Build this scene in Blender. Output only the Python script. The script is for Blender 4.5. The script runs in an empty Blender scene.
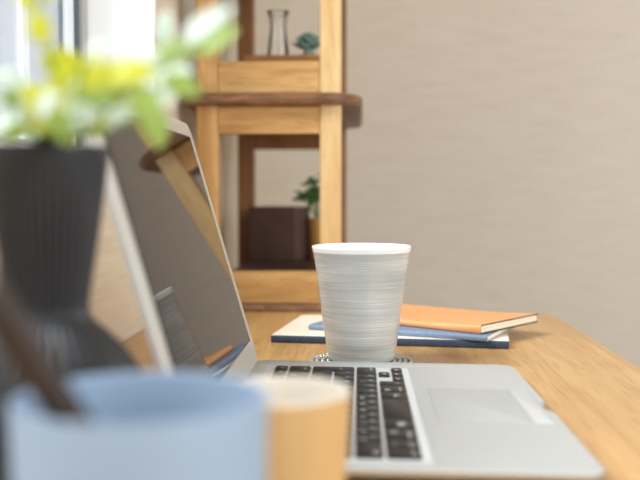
import bpy, bmesh, math, random
from mathutils import Vector, Matrix
random.seed(7)
PI = math.pi
R = math.radians
sc = bpy.context.scene
col = sc.collection
T = 0.72            # height of the table top above the floor
H = T + 0.158       # eye height

# ------------------------------------------------------------------ camera
cd = bpy.data.cameras.new('camera')
cam = bpy.data.objects.new('camera', cd); col.objects.link(cam)
cd.sensor_width = 36; cd.lens = 53.1
cam.location = (0, 0, H)
cam.rotation_euler = (R(90 - 2.73), 0, R(2.43))
cd.clip_start = 0.01; cd.clip_end = 100
cd.dof.use_dof = True
cd.dof.focus_distance = 0.875
cd.dof.aperture_fstop = 4.6
cd.dof.aperture_blades = 0
sc.camera = cam

# ------------------------------------------------------------------ world, lights, exposure
w = bpy.data.worlds.new('world'); sc.world = w; w.use_nodes = True
bg = w.node_tree.nodes['Background']
bg.inputs[0].default_value = (0.83, 0.91, 1.0, 1)
bg.inputs[1].default_value = 0.60

def area(name, loc, target, sx, sy, power, color):
    l = bpy.data.lights.new(name, 'AREA'); l.shape = 'RECTANGLE'; l.size = sx; l.size_y = sy
    l.energy = power; l.color = color
    o = bpy.data.objects.new(name, l); col.objects.link(o)
    o.location = loc
    o.rotation_euler = (Vector(target) - Vector(loc)).to_track_quat('-Z', 'Y').to_euler()
    return o
area('window_daylight', (-1.6, 0.15, T + 2.1), (-0.1, 1.0, T + 0.1), 1.4, 1.3, 132, (0.96, 0.98, 1.0))
area('room_daylight', (2.2, -1.0, T + 1.0), (-0.1, 1.5, T + 0.1), 3.0, 1.9, 54, (0.945, 0.975, 0.985))

sc.view_settings.view_transform = 'Standard'
sc.view_settings.look = 'None'
sc.view_settings.gamma = 1
sc.view_settings.use_curve_mapping = False
sc.view_settings.exposure = 0.42
sc.cycles.max_bounces = 10
sc.cycles.transparent_max_bounces = 12
sc.cycles.sample_clamp_indirect = 6

# ------------------------------------------------------------------ materials
def lin(c):
    return tuple((x / 12.92 if x <= .04045 else ((x + .055) / 1.055) ** 2.4) for x in c)
def rgb(r, g, b):
    return lin((r / 255, g / 255, b / 255)) + (1,)
def mat(name, color, rough=.5, metal=0, spec=.5, trans=0, ior=1.45, coat=0, sheen=0):
    m = bpy.data.materials.new(name); m.use_nodes = True
    p = m.node_tree.nodes['Principled BSDF']
    p.inputs['Base Color'].default_value = color
    p.inputs['Roughness'].default_value = rough
    p.inputs['Metallic'].default_value = metal
    p.inputs['IOR'].default_value = ior
    p.inputs['Specular IOR Level'].default_value = spec
    p.inputs['Transmission Weight'].default_value = trans
    p.inputs['Coat Weight'].default_value = coat
    return m
def varied(name, stops, scale, rough=.5, detail=6, spec=.5, bump=0, noise=4.0, dist=0, metal=0, fine=None, coat=0, bumpscale=None):
    """procedural colour from stretched noise in object space"""
    m = mat(name, (1, 1, 1, 1), rough, metal, spec, coat=coat)
    nt = m.node_tree; N = nt.nodes; L = nt.links; p = N['Principled BSDF']
    tc = N.new('ShaderNodeTexCoord'); mp = N.new('ShaderNodeMapping'); mp.inputs['Scale'].default_value = scale
    nz = N.new('ShaderNodeTexNoise'); nz.inputs['Scale'].default_value = noise
    nz.inputs['Detail'].default_value = detail; nz.inputs['Distortion'].default_value = dist
    cr = N.new('ShaderNodeValToRGB')
    el = cr.color_ramp.elements
    for i, (pos, c) in enumerate(stops):
        e = el[i] if i < 2 else el.new(pos)
        e.position = pos; e.color = c
    L.new(tc.outputs['Object'], mp.inputs[0]); L.new(mp.outputs[0], nz.inputs[0]); L.new(nz.outputs[0], cr.inputs[0])
    out = cr.outputs[0]; fac = nz.outputs[0]
    if fine:
        fs, fn, fc, amt = fine
        mp2 = N.new('ShaderNodeMapping'); mp2.inputs['Scale'].default_value = fs
        n2 = N.new('ShaderNodeTexNoise'); n2.inputs['Scale'].default_value = fn; n2.inputs['Detail'].default_value = 3
        r2 = N.new('ShaderNodeValToRGB'); r2.color_ramp.elements[0].position = .52; r2.color_ramp.elements[1].position = .72
        r2.color_ramp.elements[1].color = (amt, amt, amt, 1)
        mx = N.new('ShaderNodeMix'); mx.data_type = 'RGBA'
        L.new(tc.outputs['Object'], mp2.inputs[0]); L.new(mp2.outputs[0], n2.inputs[0]); L.new(n2.outputs[0], r2.inputs[0])
        L.new(r2.outputs[0], mx.inputs[0]); L.new(out, mx.inputs[6]); mx.inputs[7].default_value = fc
        out = mx.outputs[2]; fac = n2.outputs[0]
    L.new(out, p.inputs['Base Color'])
    if bump:
        b = N.new('ShaderNodeBump'); b.inputs['Strength'].default_value = bump; b.inputs['Distance'].default_value = .001
        L.new(fac, b.inputs['Height']); L.new(b.outputs[0], p.inputs['Normal'])
    return m

M = {}
M['wallpaper'] = varied('wallpaper', [(.3, rgb(216, 205, 187)), (.7, rgb(225, 215, 199))], (1.6, 1.6, 26), .85, 4, .2,
                        bump=.25, noise=5, fine=((3, 3, 70), 6, rgb(198, 184, 164), .4))
M['plaster'] = mat('plaster', rgb(240, 240, 238), .7, 0, .3)
M['sidewall'] = varied('side_wallpaper', [(.35, rgb(214, 199, 176)), (.65, rgb(222, 208, 186))], (1.6, 1.6, 26), .85, 4, .2, noise=5)
M['floor'] = varied('floor_wood', [(.3, rgb(120, 85, 55)), (.7, rgb(150, 112, 75))], (10, 1, 1), .5, noise=3)
M['ceiling'] = mat('ceiling_white', rgb(235, 232, 226), .8)
M['oak'] = varied('oak_table', [(.28, rgb(186, 143, 88)), (.5, rgb(200, 158, 101)), (.72, rgb(213, 173, 115))], (16, 1.1, 8), .30, 8, .5,
                  bump=.15, noise=3.2, dist=1.2, fine=((80, 3.5, 20), 5, rgb(170, 120, 68), .7))
def pine(name, scale, fs):
    return varied(name, [(.25, rgb(170, 124, 70)), (.5, rgb(196, 153, 96)), (.75, rgb(212, 172, 114))], scale, .55, 7, .35,
                  bump=.2, noise=4, dist=.8, fine=(fs, 5, rgb(160, 106, 52), .6))
M['pine_v'] = pine('pine_upright_grain', (14, 14, 1.6), (90, 90, 8))
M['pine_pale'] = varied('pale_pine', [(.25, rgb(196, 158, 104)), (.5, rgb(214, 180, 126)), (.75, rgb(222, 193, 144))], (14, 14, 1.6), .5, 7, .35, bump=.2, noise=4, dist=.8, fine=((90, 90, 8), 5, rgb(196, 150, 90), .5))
M['pine_brown'] = varied('stained_shaded_pine', [(.25, rgb(122, 80, 48)), (.5, rgb(142, 96, 58)), (.75, rgb(158, 112, 70))], (14, 14, 1.6), .55, 7, .35, bump=.2, noise=4, dist=.8)  # rear posts and rails: brown stain with some shade put into the colour
M['pine_h'] = pine('pine_level_grain', (1.6, 14, 14), (8, 90, 90))
M['pine_d'] = pine('pine_deep_grain', (14, 1.6, 14), (90, 8, 90))
M['walnut'] = varied('dark_stained_board', [(.3, rgb(96, 64, 42)), (.55, rgb(130, 92, 62)), (.8, rgb(176, 126, 84))], (5, 5, 22), .42, 6, .45, noise=4, dist=1.5, bump=.2)
M['darkslab'] = varied('espresso_panel', [(.3, rgb(58, 38, 32)), (.7, rgb(78, 54, 44))], (2, 14, 14), .5, 5, .4, noise=4)
M['brownbox'] = varied('brown_clay', [(.3, rgb(80, 57, 50)), (.7, rgb(90, 66, 57))], (4, 4, 4), .65, 5, .3, noise=6)
M['tan'] = varied('tan_wood', [(.3, rgb(196, 146, 78)), (.7, rgb(212, 164, 96))], (14, 14, 2), .55, 5, .3, noise=4)
M['cratewood'] = varied('crate_wood', [(.3, rgb(150, 98, 54)), (.7, rgb(190, 132, 78))], (3, 3, 30), .6, 5, .3, noise=5)
M['alu'] = mat('aluminium', rgb(190, 193, 191), .38, .3, .5)
M['alu_lid'] = mat('aluminium_lid', rgb(212, 209, 201), .36, .35, .5)
M['alu_well'] = mat('white_keyboard_surround', rgb(214, 217, 218), .4, .15)
M['pad'] = mat('trackpad_surface', rgb(188, 191, 189), .42, .3)
M['button'] = mat('trackpad_button_surface', rgb(203, 206, 205), .36, .28)
M['key'] = mat('key_black', rgb(27, 24, 23), .46, 0, .5)
M['legend'] = mat('key_legend', rgb(225, 225, 222), .6)
M['gasket'] = mat('black_gasket', rgb(22, 20, 20), .5)
M['rubber'] = mat('rubber', rgb(30, 30, 30), .8)
M['glassy'] = mat('display_glass', rgb(30, 20, 15), .03, 0, .5, ior=1.34)
M['white_glaze'] = mat('white_glaze', rgb(240, 238, 233), .18, 0, .5, coat=.3)
M['potgrey'] = mat('matt_charcoal', rgb(40, 41, 44), .4, 0, .5)
M['soil'] = varied('soil', [(.3, rgb(50, 36, 26)), (.7, rgb(80, 60, 44))], (1, 1, 1), .9, noise=120)
M['stem'] = mat('green_stem', rgb(120, 150, 70), .6)
M['bluecup'] = mat('frosted_blue_plastic', rgb(176, 196, 218), .42, 0, .4)
M['tancup'] = varied('tan_cup_wood', [(.3, rgb(196, 158, 104)), (.7, rgb(206, 170, 116))], (30, 30, 4), .45, 5, .4, noise=3)
M['cream'] = mat('cream_glaze', rgb(232, 224, 210), .35)
M['pencil'] = varied('dark_wood_pencil', [(.3, rgb(42, 31, 23)), (.7, rgb(58, 43, 31))], (40, 40, 4), .5, noise=4)
M['graphite'] = mat('graphite', rgb(30, 30, 32), .4)
M['winframe'] = mat('window_aluminium', rgb(170, 168, 164), .5, .1)
M['winwhite'] = mat('window_white', rgb(235, 240, 244), .45)
M['wingasket'] = mat('window_gasket', rgb(84, 98, 102), .6)
M['navy'] = varied('navy_cloth', [(.3, rgb(36, 50, 68)), (.7, rgb(52, 68, 88))], (1, 1, 1), .6, noise=300)
M['creamcover'] = mat('cream_cover', rgb(224, 213, 194), .7)
M['bluecover'] = varied('blue_cover', [(.3, rgb(100, 120, 146)), (.7, rgb(120, 140, 164))], (1, 1, 1), .45, noise=200)
M['orangecover'] = varied('orange_cover', [(.3, rgb(218, 150, 94)), (.7, rgb(226, 160, 103))], (1, 1, 1), .42, noise=60)
M['orangespine'] = mat('cover_underside', rgb(60, 56, 60), .5)
M['paper'] = varied('paper_edges', [(.4, rgb(222, 208, 176)), (.6, rgb(242, 232, 206))], (1, 1, 900), .8, noise=3)
M['succulent'] = mat('blue_green_leaf', rgb(124, 154, 140), .6)
M['houseleaf'] = mat('dark_green_leaf', rgb(84, 124, 62), .45)
M['beads'] = mat('silver_grey_beads', rgb(186, 184, 178), .22, .6)

def leafmat(name, c, tcol, rough, tr=.55):
    m = mat(name, c, rough)
    nt = m.node_tree; N = nt.nodes; L = nt.links
    t = N.new('ShaderNodeBsdfTranslucent'); t.inputs[0].default_value = tcol
    mx = N.new('ShaderNodeMixShader'); mx.inputs[0].default_value = tr
    L.new(N['Principled BSDF'].outputs[0], mx.inputs[1]); L.new(t.outputs[0], mx.inputs[2])
    L.new(mx.outputs[0], N['Material Output'].inputs[0])
    return m
M['bluecup'] = leafmat('frosted_blue_plastic', rgb(168, 188, 208), rgb(160, 188, 214), .4, .3)
M['leaf_y'] = leafmat('yellow_green_leaf', rgb(222, 226, 80), rgb(240, 240, 70), .4)
M['leaf_g'] = leafmat('mid_green_leaf', rgb(192, 214, 128), rgb(204, 224, 110), .4)
M['leaf_m'] = leafmat('pale_mint_leaf', rgb(236, 248, 240), rgb(230, 245, 228), .35, .4)

def glass(name, tint, weight):
    m = bpy.data.materials.new(name); m.use_nodes = True
    nt = m.node_tree; N = nt.nodes; L = nt.links; N.remove(N['Principled BSDF'])
    t = N.new('ShaderNodeBsdfTransparent'); t.inputs[0].default_value = tint
    g = N.new('ShaderNodeBsdfGlossy'); g.inputs['Roughness'].default_value = .03
    f = N.new('ShaderNodeFresnel'); f.inputs[0].default_value = 1.3
    ma = N.new('ShaderNodeMath'); ma.operation = 'MULTIPLY'; ma.inputs[1].default_value = weight
    mx = N.new('ShaderNodeMixShader')
    L.new(f.outputs[0], ma.inputs[0]); L.new(ma.outputs[0], mx.inputs[0]); L.new(t.outputs[0], mx.inputs[1]); L.new(g.outputs[0], mx.inputs[2])
    L.new(mx.outputs[0], N['Material Output'].inputs[0])
    return m
M['pane'] = glass('window_glass', (.985, .99, 1, 1), .4)
M['vase_glass'] = glass('vase_glass', (.99, .99, .985, 1), 1.6)

# cup glaze: horizontal throwing rings in grey-white
def cup_glaze():
    m = varied('brushed_grey_glaze', [(.3, rgb(165, 166, 161)), (.5, rgb(180, 180, 174)), (.75, rgb(203, 201, 194))],
               (1.5, 1.5, 16), .22, 6, .5, noise=6, dist=.3, fine=((3, 3, 330), 5, rgb(226, 223, 216), .6), bump=.12, coat=.35)
    return m
M['cup'] = cup_glaze()

# ------------------------------------------------------------------ mesh helpers
def obj(name, bm, m, parent=None, smooth=None, loc=None):
    bm.normal_update()
    me = bpy.data.meshes.new(name); bm.to_mesh(me); bm.free()
    for x in (m if isinstance(m, (list, tuple)) else [m]):
        me.materials.append(M[x] if isinstance(x, str) else x)
    if smooth is not None:
        me.polygons.foreach_set('use_smooth', [True] * len(me.polygons))
        if smooth < 180:
            me.set_sharp_from_angle(angle=R(smooth))
    o = bpy.data.objects.new(name, me); col.objects.link(o)
    if parent: o.parent = parent
    if loc: o.location = loc
    return o
def tag(o, label, cat, group=None):
    o['label'] = label; o['category'] = cat
    if group: o['group'] = group
    return o
def thing(name, label, cat, loc, rot=(0, 0, 0), group=None):
    o = bpy.data.objects.new(name, None); col.objects.link(o)
    o.empty_display_size = .02
    o.location = loc; o.rotation_euler = rot
    return tag(o, label, cat, group)
def struct(name, bm, m, smooth=None):
    o = obj(name, bm, m, None, smooth); o['kind'] = 'structure'; return o
def box(bm, x0, x1, y0, y1, z0, z1, bev=0, seg=2, mi=0):
    vs = [bm.verts.new((x, y, z)) for x in (x0, x1) for y in (y0, y1) for z in (z0, z1)]
    fs = [(0, 1, 3, 2), (4, 6, 7, 5), (0, 4, 5, 1), (2, 3, 7, 6), (0, 2, 6, 4), (1, 5, 7, 3)]
    F = [bm.faces.new([vs[i] for i in f]) for f in fs]
    for f in F: f.material_index = mi
    if bev:
        es = list({e for f in F for e in f.edges})
        bmesh.ops.bevel(bm, geom=es, offset=bev, segments=seg, profile=.5, affect='EDGES')
    return vs
def lathe(bm, prof, n=64, cx=0, cy=0, mod=None, mis=None, close=False):
    rings = []
    for (r, z) in prof:
        if r < 1e-6:
            rings.append([bm.verts.new((cx, cy, z))]); continue
        ring = []
        for i in range(n):
            a = 2 * PI * i / n
            rr = r * (1 + (mod(i, z) if mod else 0))
            ring.append(bm.verts.new((cx + rr * math.cos(a), cy + rr * math.sin(a), z)))
        rings.append(ring)
    for k in range(len(rings) - 1):
        A, B = rings[k], rings[k + 1]
        for i in range(n):
            j = (i + 1) % n
            if len(A) == 1 and len(B) == 1: continue
            if len(A) == 1: f = bm.faces.new((A[0], B[j], B[i]))
            elif len(B) == 1: f = bm.faces.new((A[i], A[j], B[0]))
            else: f = bm.faces.new((A[i], A[j], B[j], B[i]))
            if mis: f.material_index = mis[k]
    bmesh.ops.recalc_face_normals(bm, faces=bm.faces)
def tube(bm, pts, r, n=8, r1=None):
    pts = [Vector(p) for p in pts]; rings = []
    for k, p in enumerate(pts):
        d = (pts[min(k + 1, len(pts) - 1)] - pts[max(k - 1, 0)]).normalized()
        u = d.cross(Vector((0, 0, 1)));
        if u.length < .01: u = d.cross(Vector((1, 0, 0)))
        u.normalize(); v = d.cross(u)
        t = k / max(1, len(pts) - 1); rr = r + ((r1 if r1 is not None else r) - r) * t
        rings.append([bm.verts.new(p + (u * math.cos(2 * PI * i / n) + v * math.sin(2 * PI * i / n)) * rr) for i in range(n)])
    for A, B in zip(rings, rings[1:]):
        for i in range(n): bm.faces.new((A[i], A[(i + 1) % n], B[(i + 1) % n], B[i]))
    bm.faces.new(rings[0][::-1]); bm.faces.new(rings[-1])
    bmesh.ops.recalc_face_normals(bm, faces=bm.faces)
def rrect(x0, x1, y0, y1, r, n=6, rs=None):
    out = []
    rs = rs or (r, r, r, r)
    for (cx, cy, a0, q) in ((x1, y1, 0, 0), (x0, y1, 90, 1), (x0, y0, 180, 2), (x1, y0, 270, 3)):
        rr = rs[q]; sx = -1 if cx == x1 else 1; sy = -1 if cy == y1 else 1
        for i in range(n + 1):
            a = R(a0 + 90 * i / n)
            out.append((cx + sx * rr + rr * math.cos(a), cy + sy * rr + rr * math.sin(a)))
    return out
def stack(bm, layers, cap=True, mi=0):
    """loops of equal length [(x,y,z),...] joined into a closed shell"""
    rings = [[bm.verts.new(p) for p in L] for L in layers]
    n = len(rings[0])
    for A, B in zip(rings, rings[1:]):
        for i in range(n):
            bm.faces.new((A[i], A[(i + 1) % n], B[(i + 1) % n], B[i])).material_index = mi
    if cap:
        bm.faces.new(rings[0][::-1]).material_index = mi; bm.faces.new(rings[-1]).material_index = mi
    bmesh.ops.recalc_face_normals(bm, faces=bm.faces)
def plate(bm, x0, x1, y0, y1, z0, z1, r, edge=.001, n=6, mi=0, rs=None):
    """rounded slab with softened top and bottom edges"""
    e = min(edge, (z1 - z0) * .49)
    def L(i, z): return [(x, y, z) for x, y in rrect(x0 + i, x1 - i, y0 + i, y1 - i, max(r - i, .0002), n, None if rs is None else tuple(max(q - i, .0002) for q in rs))]
    k = e * .29
    stack(bm, [L(e, z0), L(k, z0 + k), L(0, z0 + e), L(0, z1 - e), L(k, z1 - k), L(e, z1)], mi=mi)

# ------------------------------------------------------------------ room shell
WX = -0.257         # room face of the window wall
GX = -0.341         # window plane
BY = 2.25           # back wall
SILL = T + 0.192; HEAD = T + 1.35; JY = 1.183; NY = -0.7
bm = bmesh.new(); box(bm, -0.6, 3.2, BY, BY + .1, 0, 2.5); struct('wall_back', bm, 'wallpaper')
bm = bmesh.new()
box(bm, WX - .12, WX, NY, JY, 0, SILL); box(bm, WX - .12, WX, NY, JY, HEAD, 2.5)
box(bm, WX - .12, WX, JY, BY, 0, 2.5); box(bm, WX - .12, WX, -1.6, NY, 0, 2.5)
struct('wall_left', bm, 'sidewall')
bm = bmesh.new()     # white lining of the window recess
box(bm, WX - .118, WX + .0006, JY - .0025, JY - .0001, SILL, HEAD); box(bm, WX - .118, WX + .0006, NY + .003, JY - .0026, SILL + .0001, SILL + .004)
box(bm, WX - .118, WX + .0006, NY + .003, JY - .0026, HEAD - .004, HEAD - .0001)
struct('trim_1', bm, 'plaster')
bm = bmesh.new(); box(bm, -0.6, 3.2, -1.6, BY + .1, -.05, 0); struct('floor', bm, 'floor')
bm = bmesh.new(); box(bm, -0.6, 3.2, -1.6, BY + .1, 2.5, 2.55); struct('ceiling', bm, 'ceiling')
# window: outer frame, far sash with gaskets, a sliding-sash stile, panes
win = bpy.data.objects.new('window_1', None); col.objects.link(win); win['kind'] = 'structure'; win.location = (GX, 0, SILL)
SZ = .0045; HZ = HEAD - SILL - .0045
bm = bmesh.new()
box(bm, -.030, 0, 1.160, 1.1802, SZ, HZ, .001); box(bm, -.030, 0, NY + .0035, NY + .03, SZ, HZ, .001)
box(bm, -.030, 0, NY + .031, 1.159, SZ, SZ + .018, .001); box(bm, -.030, 0, NY + .031, 1.159, HZ - .02, HZ, .001)
f = obj('window_frame', bm, 'winframe', win)
bm = bmesh.new()
box(bm, -.0125, -.005, 1.149, 1.1595, SZ + .019, HZ - .021); box(bm, -.0165, -.0125, 1.114, 1.118, SZ + .019, HZ - .021)
obj('window_gasket', bm, 'wingasket', win)
bm = bmesh.new()
box(bm, -.016, -.008, 1.1185, 1.1485, SZ + .019, HZ - .021, .001); box(bm, -.016, -.010, .978, .998, SZ + .019, HZ - .021, .001)
box(bm, -.016, -.010, .3, .34, SZ + .019, HZ - .021, .001)
obj('window_sash', bm, 'winwhite', win)
for a, b in ((.9985, 1.1135), (.3405, .9775), (NY + .031, .2995)):
    bm = bmesh.new(); box(bm, -.0145, -.0125, a, b, SZ + .019, HZ - .021); obj('window_pane', bm, 'pane', win)

# ------------------------------------------------------------------ desk
desk = thing('desk', 'light oak desk with a rounded far corner carrying laptop, cups and notebooks', 'desk', (0, .45, 0))
bm = bmesh.new()
plate(bm, WX + .001, .2575, -.95, .818, T - .028, T, .03, .0035, 8, rs=(.022, .003, .003, .022))
obj('tabletop', bm, 'oak', desk, 40)
for x in (WX + .03, .205):
    for y in (-.9, .74):
        bm = bmesh.new(); box(bm, x, x + .04, y, y + .04, 0, T - .0281, .003); obj('leg', bm, 'pine_v', desk, 40)
bm = bmesh.new(); box(bm, WX + .075, .20, .75, .77, T - .1, T - .0281); obj('apron', bm, 'pine_h', desk)
bm = bmesh.new(); box(bm, WX + .075, .20, -.89, -.87, T - .1, T - .0281); obj('apron', bm, 'pine_h', desk)

# ------------------------------------------------------------------ wooden shelf stand
SX, SY = -.127, 1.5475
sh = thing('shelf_stand', 'narrow pine shelf stand with dark rounded boards behind the desk', 'shelf', (SX, SY, 0), (0, 0, 0))
HX = .101; PW = .030
for sx in (-1, 1):
    for sy in (-1, 1):
        bm = bmesh.new()
        xa, xb = (-HX, -HX + PW) if sx < 0 else (HX - PW, HX)
        ya, yb = (-.2375, -.2045) if sy < 0 else (.2075, .2375)
        box(bm, xa, xb, ya, yb, 0, T + .98, .0035, 3)
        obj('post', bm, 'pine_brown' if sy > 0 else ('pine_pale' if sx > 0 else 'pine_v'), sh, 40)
# boards at three visible or near levels, with notches for the posts kept as slots between the slabs
for k, z in enumerate((-.573, -.283, .0065, .2985, .59)):
    bm = bmesh.new()
    zt = T + z
    n = 72; prof = [(0, -.0165), (.004, -.0155), (.006, -.0115), (.0065, -.008), (.006, -.0045), (.0035, -.0012), (0, 0)]
    layers = []
    for off, dz in prof:
        L = [(x, y, zt + dz) for x, y in rrect(-.1145 - off, .1240 + off, -.2485 - off, .2485 + off, .034 + off, 10, (.055 + off, .034 + off, .034 + off, .055 + off))]
        layers.append(L)
    stack(bm, layers); b = obj('board', bm, 'walnut', sh, 40)
    if k == 0: continue
    # rail above the board, apron below it (front and rear), side rails, inner slab
    for nm, za, zb in (('upper_rail', zt + .0005, zt + .0445), ('lower_rail', zt - .0555, zt - .017)):
        for y0, y1 in ((-.2345, -.2165), (.2145, .2325)):
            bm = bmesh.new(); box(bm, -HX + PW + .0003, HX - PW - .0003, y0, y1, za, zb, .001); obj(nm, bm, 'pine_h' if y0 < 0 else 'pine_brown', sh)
    bm = bmesh.new(); box(bm, -HX + PW + .0003, HX - PW - .0003, -.216, .214, zt + .0250, zt + .0350, .001); obj('inner_panel', bm, 'darkslab', sh)
PZ = T + .0065 + .0350      # surface of the lower inner panel
UZ = T + .2985 + .0350      # surface of the upper inner panel

# brown cube planter
cube = thing('square_planter', 'dark brown square box planter on the lower shelf', 'planter', (-.145, 1.705, PZ), (0, 0, R(-14)))
bm = bmesh.new()
o = .0438; i_ = .037; hgt = .0955
lay = [[(x * q, y * q, z) for x, y in rrect(-1, 1, -1, 1, .04, 3)] for q, z in ((o * .97, 0), (o, .003), (o, hgt - .002), (o - .001, hgt), (i_ + .001, hgt), (i_, hgt - .002), (i_, .01))]
stack(bm, lay); obj('box', bm, 'brownbox', cube, 35)
bm = bmesh.new(); box(bm, -i_ + .0005, i_ - .0005, -i_ + .0005, i_ - .0005, .0102, .08); obj('soil', bm, 'soil', cube)

def leaf(bm, base, tip, width, normal, fold=.15, droop=.12, mi=0, n=6):
    base, tip = Vector(base), Vector(tip); d = tip - base; L = d.length
    d.normalize(); s = d.cross(Vector(normal)).normalized(); u = s.cross(d).normalized()
    rows = []
    for k in range(n + 1):
        t = k / n
        wd = width * .5 * (math.sin(PI * min(1, t ** .8)) ** .75 if 0 < t < 1 else .02)
        c = base + d * L * t - u * droop * L * (t - .2) ** 2
        row = [c + s * wd * q + u * abs(q) * wd * fold for q in (-1, -.5, 0, .5, 1)]
        rows.append([bm.verts.new(p) for p in row])
    for A, B in zip(rows, rows[1:]):
        for i in range(4):
            bm.faces.new((A[i], A[i + 1], B[i + 1], B[i])).material_index = mi
def solid(o, t):
    md = o.modifiers.new('thickness', 'SOLIDIFY'); md.thickness = t; md.offset = 0
    return o

# small leafy plant in a tan pot, behind the brown planter
pl = thing('leafy_houseplant', 'small dark green leafy plant in a tan pot on the lower shelf', 'plant', (-.0715, 1.716, PZ))
bm = bmesh.new(); lathe(bm, [(0, 0), (.019, 0), (.0205, .002), (.0235, .073), (.0235, .075), (.021, .075), (.020, .068), (0, .068)], 40)
obj('pot', bm, 'tan', pl, 40)
bm = bmesh.new(); lathe(bm, [(0, .0682), (.0195, .0682), (.019, .071), (0, .0715)], 24); obj('soil', bm, 'soil', pl, 60)
rs = random.Random(5)
for k in range(12):
    a = rs.uniform(0, 2 * PI); q = rs.uniform(.010, .034); hh = rs.uniform(.105, .162)
    if k < 3: a = PI + rs.uniform(-.5, .5); q = rs.uniform(.038, .052); hh = rs.uniform(.10, .125)
    top = Vector((math.cos(a) * q, math.sin(a) * q * .6, hh))
    b0 = Vector((math.cos(a) * .006, math.sin(a) * .006, .070)); mid = (b0 + top) / 2 + Vector((0, 0, .014))
    bm = bmesh.new(); tube(bm, [b0, mid, top], .0013, 6); obj('stem', bm, 'houseleaf', pl, 60)
    for j in range(8):
        t = rs.uniform(.45, 1); p = b0.lerp(mid, t * 2) if t < .5 else mid.lerp(top, t * 2 - 1)
        aa = rs.uniform(0, 2 * PI); ln = rs.uniform(.013, .021)
        tip = p + Vector((math.cos(aa), math.sin(aa) * .7, rs.uniform(-.3, .6))) * ln
        bm = bmesh.new(); leaf(bm, p, tip, ln * .62, (rs.uniform(-.4, .4), -.5, 1)); solid(obj('leaf', bm, 'houseleaf', pl, 60), .0006)

# upper shelf: wooden crate, glass vase, succulent
CX, CY = -.117, 1.50
cr = thing('wooden_crate', 'shallow brown wooden tray on the upper shelf behind the rail', 'tray', (CX, CY, UZ))
CH = .0385
for nm, a in (('side_panel', (-.062, .062, -.048, -.042)), ('side_panel', (-.062, .062, .042, .048)), ('end_panel', (-.062, -.056, -.0418, .0418)), ('end_panel', (.056, .062, -.0418, .0418))):
    bm = bmesh.new(); box(bm, *a, 0, CH, .001); obj(nm, bm, 'cratewood', cr)
bm = bmesh.new(); box(bm, -.0558, .0558, -.0418, .0418, 0, .006); obj('bottom_panel', bm, 'cratewood', cr)
VX, VY = -.1295, 1.495
bm = bmesh.new(); VH = .105
out = [(0, 0), (.0165, 0), (.0178, .002), (.0182, .02), (.0165, .045), (.0128, .075), (.0122, .082), (.0128, .092), (.0150, .102), (.0182, VH)]
inn = [(r - .0013, z) for r, z in out[::-1] if z > .01] + [(.014, .007), (0, .006)]
lathe(bm, out + [(.0183, VH + .0006)] + inn, 56)
tag(obj('glass_vase', bm, 'vase_glass', None, 60, (VX, VY, UZ + .0062)), 'clear waisted glass vase standing in the tray on the upper shelf', 'vase')
su = thing('potted_succulent', 'blue-green rosette succulent in the tray beside the glass vase', 'succulent', (-.081, 1.50, UZ + .0062))
bm = bmesh.new(); lathe(bm, [(0, 0), (.016, 0), (.020, .037), (.0185, .038), (.017, .032), (0, .032)], 32); obj('pot', bm, 'tan', su, 40)
for k in range(42):
    t = k / 42; a = k * 2.399; el = R(8 + 72 * (1 - t)) if False else R(78 - 70 * t); ln = .014 + .018 * t
    b0 = Vector((0, 0, .044 + .016 * (1 - t)))
    d = Vector((math.cos(a) * math.cos(el), math.sin(a) * math.cos(el), math.sin(el)))
    bm = bmesh.new(); leaf(bm, b0 + d * .002, b0 + d * ln, ln * .55, (0.01, 0, 1), fold=.5, droop=-.25); solid(obj('leaf', bm, 'succulent', su, 60), .0016)
bm = bmesh.new(); lathe(bm, [(0, .0322), (.0165, .0322), (.008, .044), (.003, .056), (0, .058)], 24); obj('core', bm, 'succulent', su, 60)

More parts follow.
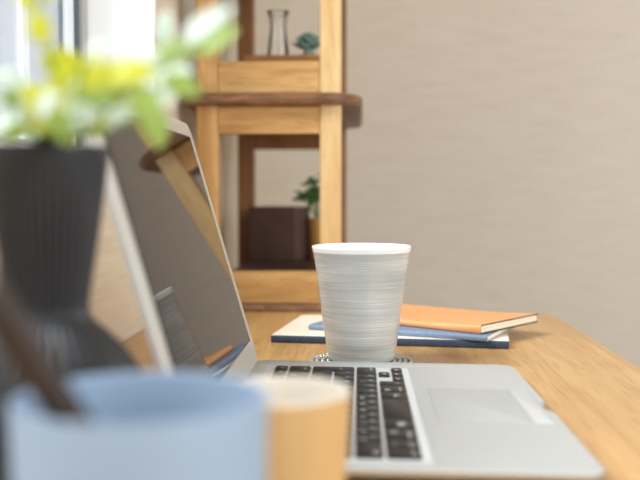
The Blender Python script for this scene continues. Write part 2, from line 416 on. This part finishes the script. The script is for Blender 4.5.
# ------------------------------------------------------------------ notebooks (a bound edge faces the camera)
def notebook(name, label, z, near_left, ang, L, D, T_, cover, spine, cap=.5, rise=0, tapew=0):
    """local: x along the bound edge, y away from it"""
    root = thing(name, label, 'notebook', (near_left[0], near_left[1], z), (0, 0, R(ang)))
    ct = .0010 if cover == 'orangecover' else .0007; n = 8
    def bend(x, y): return rise * max(0, (x / L - .55) / .45) ** 2
    def profile(r0, y_end, inset):
        r = T_ / 2 - inset
        pts = [(y_end, T_ / 2 + r)]
        for k in range(6, 0, -1): pts.append((r0 + (y_end - r0) * k / 7, T_ / 2 + r))
        for k in range(n + 1):
            a = PI / 2 + PI * k / n
            pts.append((T_ / 2 * cap + (T_ / 2 * cap - inset) * math.cos(a), T_ / 2 + r * math.sin(a)))
        for k in range(1, 8): pts.append((r0 + (y_end - r0) * k / 7, T_ / 2 - r))
        return pts
    def shell(bm, outer, inner, x0, x1, mi_fn=None):
        N_ = 14; grid = []
        for i in range(N_ + 1):
            x = x0 + (x1 - x0) * i / N_
            grid.append(([bm.verts.new((x, y, zz + bend(x, y) * (zz / T_))) for y, zz in outer],
                         [bm.verts.new((x, y, zz + bend(x, y) * (zz / T_))) for y, zz in inner]))
        m_ = len(outer)
        for (A, a_), (B, b_) in zip(grid, grid[1:]):
            for j in range(m_ - 1):
                f = bm.faces.new((A[j], A[j + 1], B[j + 1], B[j])); f.material_index = mi_fn(outer[j], outer[j + 1]) if mi_fn else 0
                bm.faces.new((a_[j], b_[j], b_[j + 1], a_[j + 1])).material_index = 2 if mi_fn else 0
            bm.faces.new((A[0], B[0], b_[0], a_[0])); bm.faces.new((A[-1], a_[-1], b_[-1], B[-1]))
        for (A, a_) in (grid[0], grid[-1]):
            for j in range(m_ - 1): bm.faces.new((A[j], a_[j], a_[j + 1], A[j + 1])).material_index = 2 if mi_fn else 0
        bmesh.ops.recalc_face_normals(bm, faces=bm.faces)
    bm = bmesh.new()
    tw = tapew
    fn = lambda p, q: 1 if (tw and max(p[0], q[0]) <= tw) else 0
    shell(bm, profile(max(T_, tw), D, 0), profile(max(T_, tw), D - .0001, ct), 0, L, fn)
    obj('cover', bm, [cover, spine, 'orangespine' if cover == 'orangecover' else cover], root, 50)
    bm = bmesh.new(); N_ = 14; P = profile(T_, D - .0015, ct + .00005)
    rings = []
    for i in range(N_ + 1):
        x = .0008 + (L - .0016) * i / N_
        rings.append([(x, y, zz + bend(x, y) * (zz / T_)) for y, zz in P])
    stack(bm, rings); obj('pages', bm, 'paper', root, 50)
    return root
notebook('cream_notebook', 'cream covered notebook with a navy spine, bottom of the notebook pile', T + .0001, (-.095, 1.001), -7.4, .250, .176, .0080, 'creamcover', 'navy', .35, 0, .009)
notebook('blue_notebook', 'light blue notebook with rounded corners, middle of the notebook pile', T + .0082, (-.057, 1.043), -22.8, .203, .140, .0058, 'bluecover', 'bluecover', .5, 0, 0)
notebook('orange_notebook', 'orange covered notebook lying on top of the notebook pile', T + .0141, (-.0218, 1.0875), -38, .185, .125, .0070, 'orangecover', 'orangecover', .7, .003, 0)

# ------------------------------------------------------------------ coaster and cup
KX, KY = .0014, .8795
bm = bmesh.new()
for q in range(9):
    rr = .0465 - q * .0052
    nb = max(6, int(2 * PI * rr / .0049))
    for i in range(nb):
        a = 2 * PI * (i + .5 * (q % 2)) / nb
        bmesh.ops.create_uvsphere(bm, u_segments=8, v_segments=6, radius=.0023, matrix=Matrix.Translation((KX + rr * math.cos(a), KY + rr * math.sin(a), T + .0024)))
tag(obj('beaded_coaster', bm, 'beads', None, 180), 'round silver-grey beaded coaster under the ceramic cup', 'coaster')
CZ = T + .0049
bm = bmesh.new(); HC = .1060
outer = [(0, .0015), (.0285, .0015), (.0295, .0002), (.0307, .0006), (.0317, .004), (.0340, .020), (.0368, .040), (.0393, .060), (.0418, .080), (.0452, .1005), (.0462, HC - .0022), (.0464, HC - .0008)]
rim = [(.0460, HC), (.0450, HC + .0002), (.0440, HC - .0006)]
inner = [(.0428, .096), (.0395, .076), (.0350, .045), (.0300, .014), (.0240, .008), (0, .006)]
prof = outer + rim + inner
mis = [0] * (len(outer) - 3) + [1] * (len(prof) - len(outer) + 2)
lathe(bm, prof, 96, mis=mis)
tag(obj('ceramic_cup', bm, ['cup', 'white_glaze'], None, 50, (KX, KY, CZ)), 'tall tapered grey-white ceramic cup with brushed rings, standing behind the laptop keyboard', 'cup')

# ------------------------------------------------------------------ laptop
LW = .325; LD = .2255
lap = thing('laptop', 'open silver laptop with black keys and dark glossy screen', 'laptop', (-.0925, .5005, T), (0, R(.75), 0))
def evald(o):
    dg = bpy.context.evaluated_depsgraph_get(); me = bpy.data.meshes.new_from_object(o.evaluated_get(dg)); return me
# deck shell
bm = bmesh.new(); TZ = .0128
def LB(ins, z, fx=0): return [(x, y, z + (0)) for x, y in rrect(ins * .5 - 0, LD - ins, ins, LW - ins, max(.011 - ins * .4, .003), 8, (max(.013 - ins * .2, .003),) * 4)]
stack(bm, [LB(.020, .0034), LB(.010, .0046), LB(.0042, .0068), LB(.0012, .0092), LB(.0002, .0108), LB(0, .0118), LB(.0004, .0125), LB(.0012, TZ)])
deck = obj('deck', bm, 'alu', lap, 35)
KU0, KU1, KV0, KV1 = .0130, .1338, .0160, .3020    # keyboard well in the deck
def cutter(fn):
    b = bmesh.new(); fn(b); o = obj('cutter', b, 'alu_well'); o.parent = lap; return o
cuts = []
def wellcut(b):
    f = lambda e, z: [(x, y, z) for x, y in rrect(KU0 - e, KU1 + e, KV0 - e, KV1 + e, .003 + e, 5)]
    stack(b, [f(0, TZ - .0016), f(0, TZ - .0014), f(.0050, TZ + .0003), f(.0050, TZ + .003)])
cuts.append(cutter(wellcut))
cuts.append(cutter(lambda b: stack(b, [[(x, y, z) for x, y in rrect(.1435, .2195, .110, .215, .002, 4)] for z in (TZ - .0007, TZ + .002)])))
def notch(b):
    bmesh.ops.create_uvsphere(b, u_segments=32, v_segments=16, radius=1, matrix=Matrix.Translation((LD + .0035, .1625, TZ + .002)) @ Matrix.Diagonal((.0095, .021, .010, 1)))
cuts.append(cutter(notch))
for c in cuts:
    md = deck.modifiers.new('cut', 'BOOLEAN'); md.object = c; md.operation = 'DIFFERENCE'; md.solver = 'EXACT'
bpy.context.view_layer.update()
nm = evald(deck); deck.modifiers.clear(); deck.data = nm
if len(nm.materials) < 2: nm.materials.append(M['alu_well'])
nm.polygons.foreach_set('use_smooth', [True] * len(nm.polygons)); nm.set_sharp_from_angle(angle=R(35))
for c in cuts: bpy.data.objects.remove(c)
for x in (.03, .185):
    for y in (.035, LW - .035):
        bm = bmesh.new(); zb = 0.0004 + x * math.tan(R(.75)); lathe(bm, [(0, zb), (.0055, zb), (.006, zb + .0006), (.006, .0035), (0, .0035)], 20, x, y); obj('rubber_foot', bm, 'rubber', lap, 60)
bm = bmesh.new(); plate(bm, .1438, .2050, .1103, .2147, TZ - .0006, TZ - .00005, .0016, .0002, 4)
obj('trackpad', bm, 'pad', lap, 40)['label'] = 'matt grey trackpad'
bm = bmesh.new(); plate(bm, .2058, .2192, .1103, .2147, TZ - .0006, TZ + .0001, .0016, .0003, 4)
obj('trackpad_button', bm, 'button', lap, 40)['label'] = 'brighter bar shaped trackpad button'
bm = bmesh.new(); plate(bm, KU0 + .0005, KU1 - .0005, KV0 + .0005, KV1 - .0005, TZ - .0015, TZ - .0010, .002, .0001, 4)
obj('keyboard_tray', bm, 'alu_well', lap)

# keys --------------------------------------------------
fontcache = {}
def textverts(s, size):
    k = (s, size)
    if k not in fontcache:
        cu = bpy.data.curves.new('t', 'FONT'); cu.body = s; cu.size = size; cu.resolution_u = 1; cu.align_x = 'CENTER'; cu.align_y = 'CENTER'
        o = bpy.data.objects.new('t', cu); col.objects.link(o); bpy.context.view_layer.update()
        me = bpy.data.meshes.new_from_object(o.evaluated_get(bpy.context.evaluated_depsgraph_get()))
        fontcache[k] = ([v.co.copy() for v in me.vertices], [tuple(p.vertices) for p in me.polygons])
        bpy.data.objects.remove(o); bpy.data.curves.remove(cu); bpy.data.meshes.remove(me)
    return fontcache[k]
KT = TZ + .0004
def add_text(bm, s, size, cu, cv):
    vs, fs = textverts(s, size)
    nv = [bm.verts.new((cu - v.y, cv + v.x, KT + .00006)) for v in vs]
    for f in fs:
        try: bm.faces.new([nv[i] for i in f]).material_index = 1
        except ValueError: pass
def key(u0, u1, v0, v1, texts, shape=None):
    bm = bmesh.new(); g = .0011
    u0 += g; u1 -= g; v0 += g; v1 -= g
    f = lambda e, z: [(x, y, z) for x, y in rrect(u0 + e, u1 - e, v0 + e, v1 - e, .0018, 3)]
    stack(bm, [f(-.0001, TZ - .0009), f(0, KT - .0004), f(.0004, KT)])
    for s, sz, du, dv in texts: add_text(bm, s, sz, (u0 + u1) / 2 + du, (v0 + v1) / 2 + dv)
    return obj('keyboard_key', bm, ['key', 'legend'], lap, 40)
VS = .0205; U = .0192
def row(u0, u1, items):
    v = VS
    for wd, t in items:
        key(u0, u1, v, v + wd * U, t); v += wd * U
def jk(a, b): return (1, [(a, .0062, -.0030, -.0035), (b, .0052, .0036, .0036)])
def fk(s, sz=.0036): return [(s, sz, .001, 0)]
W14 = 14.4
urow = [.0205, .0325, .0520, .0705, .0888, .1068, .1285]
row(urow[0], urow[1], [(W14 / 14, fk(s)) for s in ('esc', 'F1', 'F2', 'F3', 'F4', 'F5', 'F6', 'F7', 'F8', 'F9', 'F10', 'F11', 'F12', '⏏')])
nums = '1234567890-^¥'; kn = 'ぬふあうえおやゆよわほへー'
row(urow[1], urow[2], [jk(a, b) for a, b in zip(nums, kn)] + [(1.4, [('delete', .0038, .004, .002)])])
row(urow[2], urow[3], [(1.42, [('tab', .0038, .004, -.003)])] + [jk(a, b) for a, b in zip('QWERTYUIOP@[', 'たていすかんなにらせ゛゜')])
key(urow[2], urow[4], VS + 13.42 * U, VS + 14.4 * U, [('return', .0036, .006, 0)])
row(urow[3], urow[4], [(1.42, [('control', .0038, .004, -.004)])] + [jk(a, b) for a, b in zip('ASDFGHJKL;:]', 'ちとしはきくまのりれけむ')])
row(urow[4], urow[5], [(1.75, [('shift', .0042, .004, -.006)])] + [jk(a, b) for a, b in zip('ZXCVBNM,./_', 'つさそひこみもねるめろ')] + [(1.65, [('shift', .0042, .004, .006)])])
row(urow[5], urow[6], [(1, [('caps', .0040, .005, 0)]), (1, [('option', .0038, .005, 0), ('alt', .0034, -.005, 0)]),
    (1.45, [('⌘', .0058, -.004, .005), ('command', .0040, .005, 0)]), (1.25, [('英数', .0058, .002, 0)]), (3.3, []),
    (1.2, [('かな', .0058, .002, 0)]), (1.2, [('⌘', .0058, -.004, -.004), ('command', .0038, .005, 0)]), (1, [('fn', .0046, .004, 0)])])
va = VS + 11.4 * U; um = (urow[5] + urow[6]) / 2
key(um, urow[6], va, va + U, [('◀', .004, 0, 0)]); key(um, urow[6], va + U, va + 2 * U, [('▼', .004, 0, 0)])
key(um, urow[6], va + 2 * U, va + 3 * U, [('▶', .004, 0, 0)]); key(urow[5], um, va + U, va + 2 * U, [('▲', .004, 0, 0)])

# lid ---------------------------------------------------
al = R(16.3 + .75)     # the whole laptop is tipped forward a little, so the lid leans a touch more in its own frame
A0 = Vector((.0028, 0, .0125)); sd = Vector((-math.sin(al), 0, math.cos(al))); bd = Vector((-math.cos(al), 0, -math.sin(al)))
def lidpt(s, v, t): return A0 + sd * s + bd * t + Vector((0, v, 0))
def lidstack(bm, layers, mi=0): stack(bm, [[tuple(lidpt(s, v, t)) for s, v in L] for t, L in layers], mi=mi)
LS = .2165
bm = bmesh.new()
rr = lambda e: rrect(0 + e, LS - e, e, LW - e, .012 - e * .5, 8, (.013 - e * .3, .004, .004, .013 - e * .3))
lidstack(bm, [(0, rr(.0008)), (.0006, rr(.0001)), (.0028, rr(0)), (.0042, rr(.0010)), (.0056, rr(.0040)), (.0068, rr(.012)), (.0072, rr(.03))])
lid = obj('lid', bm, 'alu_lid', lap, 35)
bm = bmesh.new(); lidstack(bm, [(-.0002, rrect(.0205, LS - .0130, .0178, LW - .0178, .001, 2)), (-.0007, rrect(.0207, LS - .0132, .0180, LW - .0180, .001, 2))])
obj('screen_gasket', bm, 'gasket', lid)
bm = bmesh.new(); lidstack(bm, [(-.0004, rrect(.0221, LS - .0146, .0194, LW - .0194, .0006, 2)), (-.0009, rrect(.0221, LS - .0146, .0194, LW - .0194, .0006, 2))])
obj('screen', bm, 'glassy', lid)['label'] = 'dark glossy switched-off display panel'
bm = bmesh.new(); tube(bm, [(-.0022, .055, .0098), (-.0022, LW - .055, .0098)], .0046, 20); obj('hinge', bm, 'alu_well', lap, 40)

# ------------------------------------------------------------------ foreground: blue cup with pencil, tan cup
bm = bmesh.new()
B = .0950
lathe(bm, [(0, .0010), (.034, .0010), (.0355, 0), (.0375, .0015), (.0384, .010), (.0400, B - .0015), (.0397, B - .0003), (.0390, B), (.0382, B - .0006), (.0362, .012), (.034, .005), (0, .004)], 80)
tag(obj('blue_pen_cup', bm, 'bluecup', None, 50, (-.0690, .293, T)), 'pale blue cup closest to the camera, holding a dark pencil', 'cup')
# pencil: hexagonal barrel, sharpened end down in the cup
pt = thing('pencil', 'thick dark brown pencil leaning left out of the pale blue cup', 'pencil', (-.0400, .293, T + .0068))
tipv = Vector((-.0485, -.0260, .0940)); dv = tipv.normalized()
bm = bmesh.new(); tube(bm, [dv * .018, dv * .185], .0060, 6); obj('barrel', bm, 'pencil', pt, 20)
bm = bmesh.new(); tube(bm, [dv * .0045, dv * .0178], .0012, 12, .0050); obj('sharpened_cone', bm, 'tan', pt, 60)
bm = bmesh.new(); tube(bm, [dv * 0, dv * .0044], .0003, 10, .0011); obj('lead', bm, 'graphite', pt, 60)

bm = bmesh.new(); C_ = .0745
lathe(bm, [(0, .0012), (.0225, .0012), (.0235, 0), (.0248, .001), (.0262, .012), (.0290, .050), (.0302, C_ - .003), (.0303, C_ - .0008), (.0297, C_), (.0288, C_ - .0006), (.0270, .045), (.0235, .010), (0, .006)], 72,
      mis=[0] * 7 + [1] * 5)
tag(obj('tan_cup', bm, ['tancup', 'cream'], None, 50, (-.0340, .402, T)), 'small tan cup with a cream inside, to the right of the pale blue cup', 'cup')

# ------------------------------------------------------------------ hourglass planter with variegated plant
GXP, GYP = -.144, .430
pp = thing('potted_plant', 'bright yellow-green leafy plant in a charcoal ribbed hourglass pot', 'plant', (GXP, GYP, T))
bm = bmesh.new()
NR = 40 * 6
def flute(i, z): return -.05 * (1 if i % 6 in (0,) else (.45 if i % 6 in (1, 5) else 0))
prof = [(0, .002), (.040, .002), (.042, 0), (.0462, .003), (.0488, .016), (.0500, .034), (.0492, .050), (.0465, .063), (.0415, .076), (.0340, .087), (.0260, .095), (.0200, .100), (.0180, .104), (.0182, .108),
        (.0200, .120), (.0232, .140), (.0262, .162), (.0281, .177), (.0284, .1795), (.0280, .1802), (.0268, .1800), (.0262, .176), (.0245, .160), (.0200, .130), (0, .128)]
def fl2(i, z): return 0 if z < .004 or z > .1765 else flute(i, z)
lathe(bm, prof, NR, mod=fl2)
obj('planter', bm, 'potgrey', pp, 60)
bm = bmesh.new(); lathe(bm, [(0, .1600), (.0240, .1602), (.0247, .1612), (.0215, .168), (0, .172)], 40); obj('soil', bm, 'soil', pp, 60)
leaves = [(-0.1131,0.3317,0.2174,0.0126,100,'y'), (-0.1257,0.3531,0.2309,0.0090,150,'y'), (-0.1112,0.3409,0.2320,0.0094,60,'y'), (-0.1128,0.3573,0.2068,0.0189,150,'y'), (-0.1057,0.3588,0.2017,0.0175,20,'y'), (-0.0867,0.3196,0.1990,0.0169,10,'y'), (-0.0763,0.3159,0.1988,0.0167,5,'y'), (-0.0831,0.3736,0.2106,0.0119,60,'m'), (-0.1143,0.3332,0.1922,0.0148,140,'y'), (-0.1426,0.3847,0.1943,0.0140,200,'m'), (-0.1076,0.3479,0.1908,0.0170,30,'m'), (-0.0982,0.3483,0.1938,0.0162,40,'g'), (-0.0907,0.3597,0.1919,0.0206,55,'m'), (-0.0738,0.3255,0.1880,0.0159,-50,'g'), (-0.0784,0.3594,0.1843,0.0175,-75,'g'), (-0.0776,0.3758,0.2237,0.0151,85,'m'), (-0.0670,0.3516,0.2113,0.0164,20,'g'), (-0.0738,0.3669,0.2050,0.0171,10,'m'), (-0.0683,0.3620,0.1998,0.0153,-20,'g'), (-0.0514,0.3195,0.2159,0.0203,42,'m'), (-0.0554,0.3681,0.2184,0.0172,30,'g'), (-0.1089,0.3361,0.1840,0.0123,160,'g'), (-0.1114,0.3756,0.1862,0.0131,30,'m'), (-0.1316,0.3653,0.1839,0.0127,170,'g'), (-0.1029,0.3765,0.1879,0.0131,10,'y'), (-0.1361,0.3650,0.2032,0.0139,160,'m'), (-0.1053,0.3795,0.2171,0.0105,70,'m'), (-0.1176,0.3426,0.1859,0.0125,120,'y'), (-0.1415,0.3711,0.1859,0.0135,190,'m'), (-0.1185,0.3805,0.1842,0.0132,80,'g'), (-0.1069,0.3765,0.1935,0.0131,-30,'y'), (-0.1086,0.3245,0.1893,0.0113,60,'m'), (-0.1532,0.3826,0.1965,0.0170,170,'m'), (-0.1428,0.3455,0.1858,0.0126,190,'y'), (-0.0943,0.3589,0.1979,0.0152,80,'y'), (-0.1082,0.3361,0.1961,0.0128,100,'y'), (-0.1240,0.3505,0.1896,0.0122,70,'m'), (-0.1022,0.3420,0.1881,0.0119,150,'m'), (-0.0719,0.3396,0.1922,0.0108,20,'m'), (-0.1169,0.3560,0.1870,0.0124,20,'y'), (-0.1387,0.3783,0.1977,0.0136,120,'g'), (-0.1433,0.3800,0.1842,0.0125,160,'g'), (-0.1075,0.3844,0.1853,0.0127,20,'g'), (-0.1150,0.3620,0.1944,0.0130,-60,'m')]
rl = random.Random(11)
# stems sweep up and out of the pot; every leaf hangs on a short stalk from the nearest stem point
stems = [[(0,0,.168),(0.0029,-.012,.182),(0.0201,-0.0400,0.1849),(0.0448,-0.0700,0.1942),(0.0661,-0.0800,0.2025),(0.0819,-0.0850,0.2110),(0.0990,-0.0900,0.2218)],
         [(0,0,.168),(0.0046,-.012,.182),(0.0273,-0.0500,0.1842),(0.0513,-0.0800,0.1914),(0.0642,-0.0950,0.1970),(0.0741,-0.1000,0.1947)],
         [(0,0,.168),(0.0003,-.012,.182),(0.0139,-0.0400,0.1869),(0.0277,-0.0700,0.1980),(0.0283,-0.0800,0.2118),(0.0252,-0.0850,0.2256),(0.0305,-0.0900,0.2336)],
         [(0,0,.168),(0.0063,-.012,.182),(0.0313,-0.0500,0.1822),(0.0487,-0.0700,0.1847),(0.0661,-0.0800,0.1858)],
         [(0,0,.168),(-0.0022,-.012,.182),(0.0077,-0.0400,0.1849),(0.0107,-0.0600,0.1933),(0.0029,-0.0700,0.1961),(-0.0066,-0.0700,0.1866)],
         [(0,0,.168),(0.0020,-.012,.182),(0.0212,-0.0500,0.1862),(0.0383,-0.0800,0.1951),(0.0432,-0.0900,0.2030),(0.0514,-0.1000,0.2087)]]
sp = []
for S in stems:
    bm = bmesh.new(); tube(bm, S, .0011, 8, .0007); obj('stem', bm, 'stem', pp, 60)
    for a, b in zip(S, S[1:]):
        for k in range(6): sp.append(Vector(a).lerp(Vector(b), k / 5))
for (x, y, z, ln, a, c) in leaves:
    ctr = Vector((x - GXP, y - GYP, z)); a_ = R(a)
    d = Vector((math.cos(a_), rl.uniform(-.35, .35), math.sin(a_))).normalized()
    L = ln * 1.05; base = ctr - d * L / 2; tip = ctr + d * L / 2
    bm = bmesh.new(); leaf(bm, base, tip, L * (.42 if (c == 'm' and ln > .018) else rl.uniform(.58, .72)), (rl.uniform(-.5, .5), -1, rl.uniform(.1, .9)), fold=.2, droop=.15, n=8)
    near = min(sp, key=lambda q: (q - base).length)
    tube(bm, [near, (near + base) / 2 + Vector((0, 0, .002)), base + d * L * .05], .0005, 5)
    solid(obj('leaf', bm, 'leaf_' + c, pp, 60), .0003)
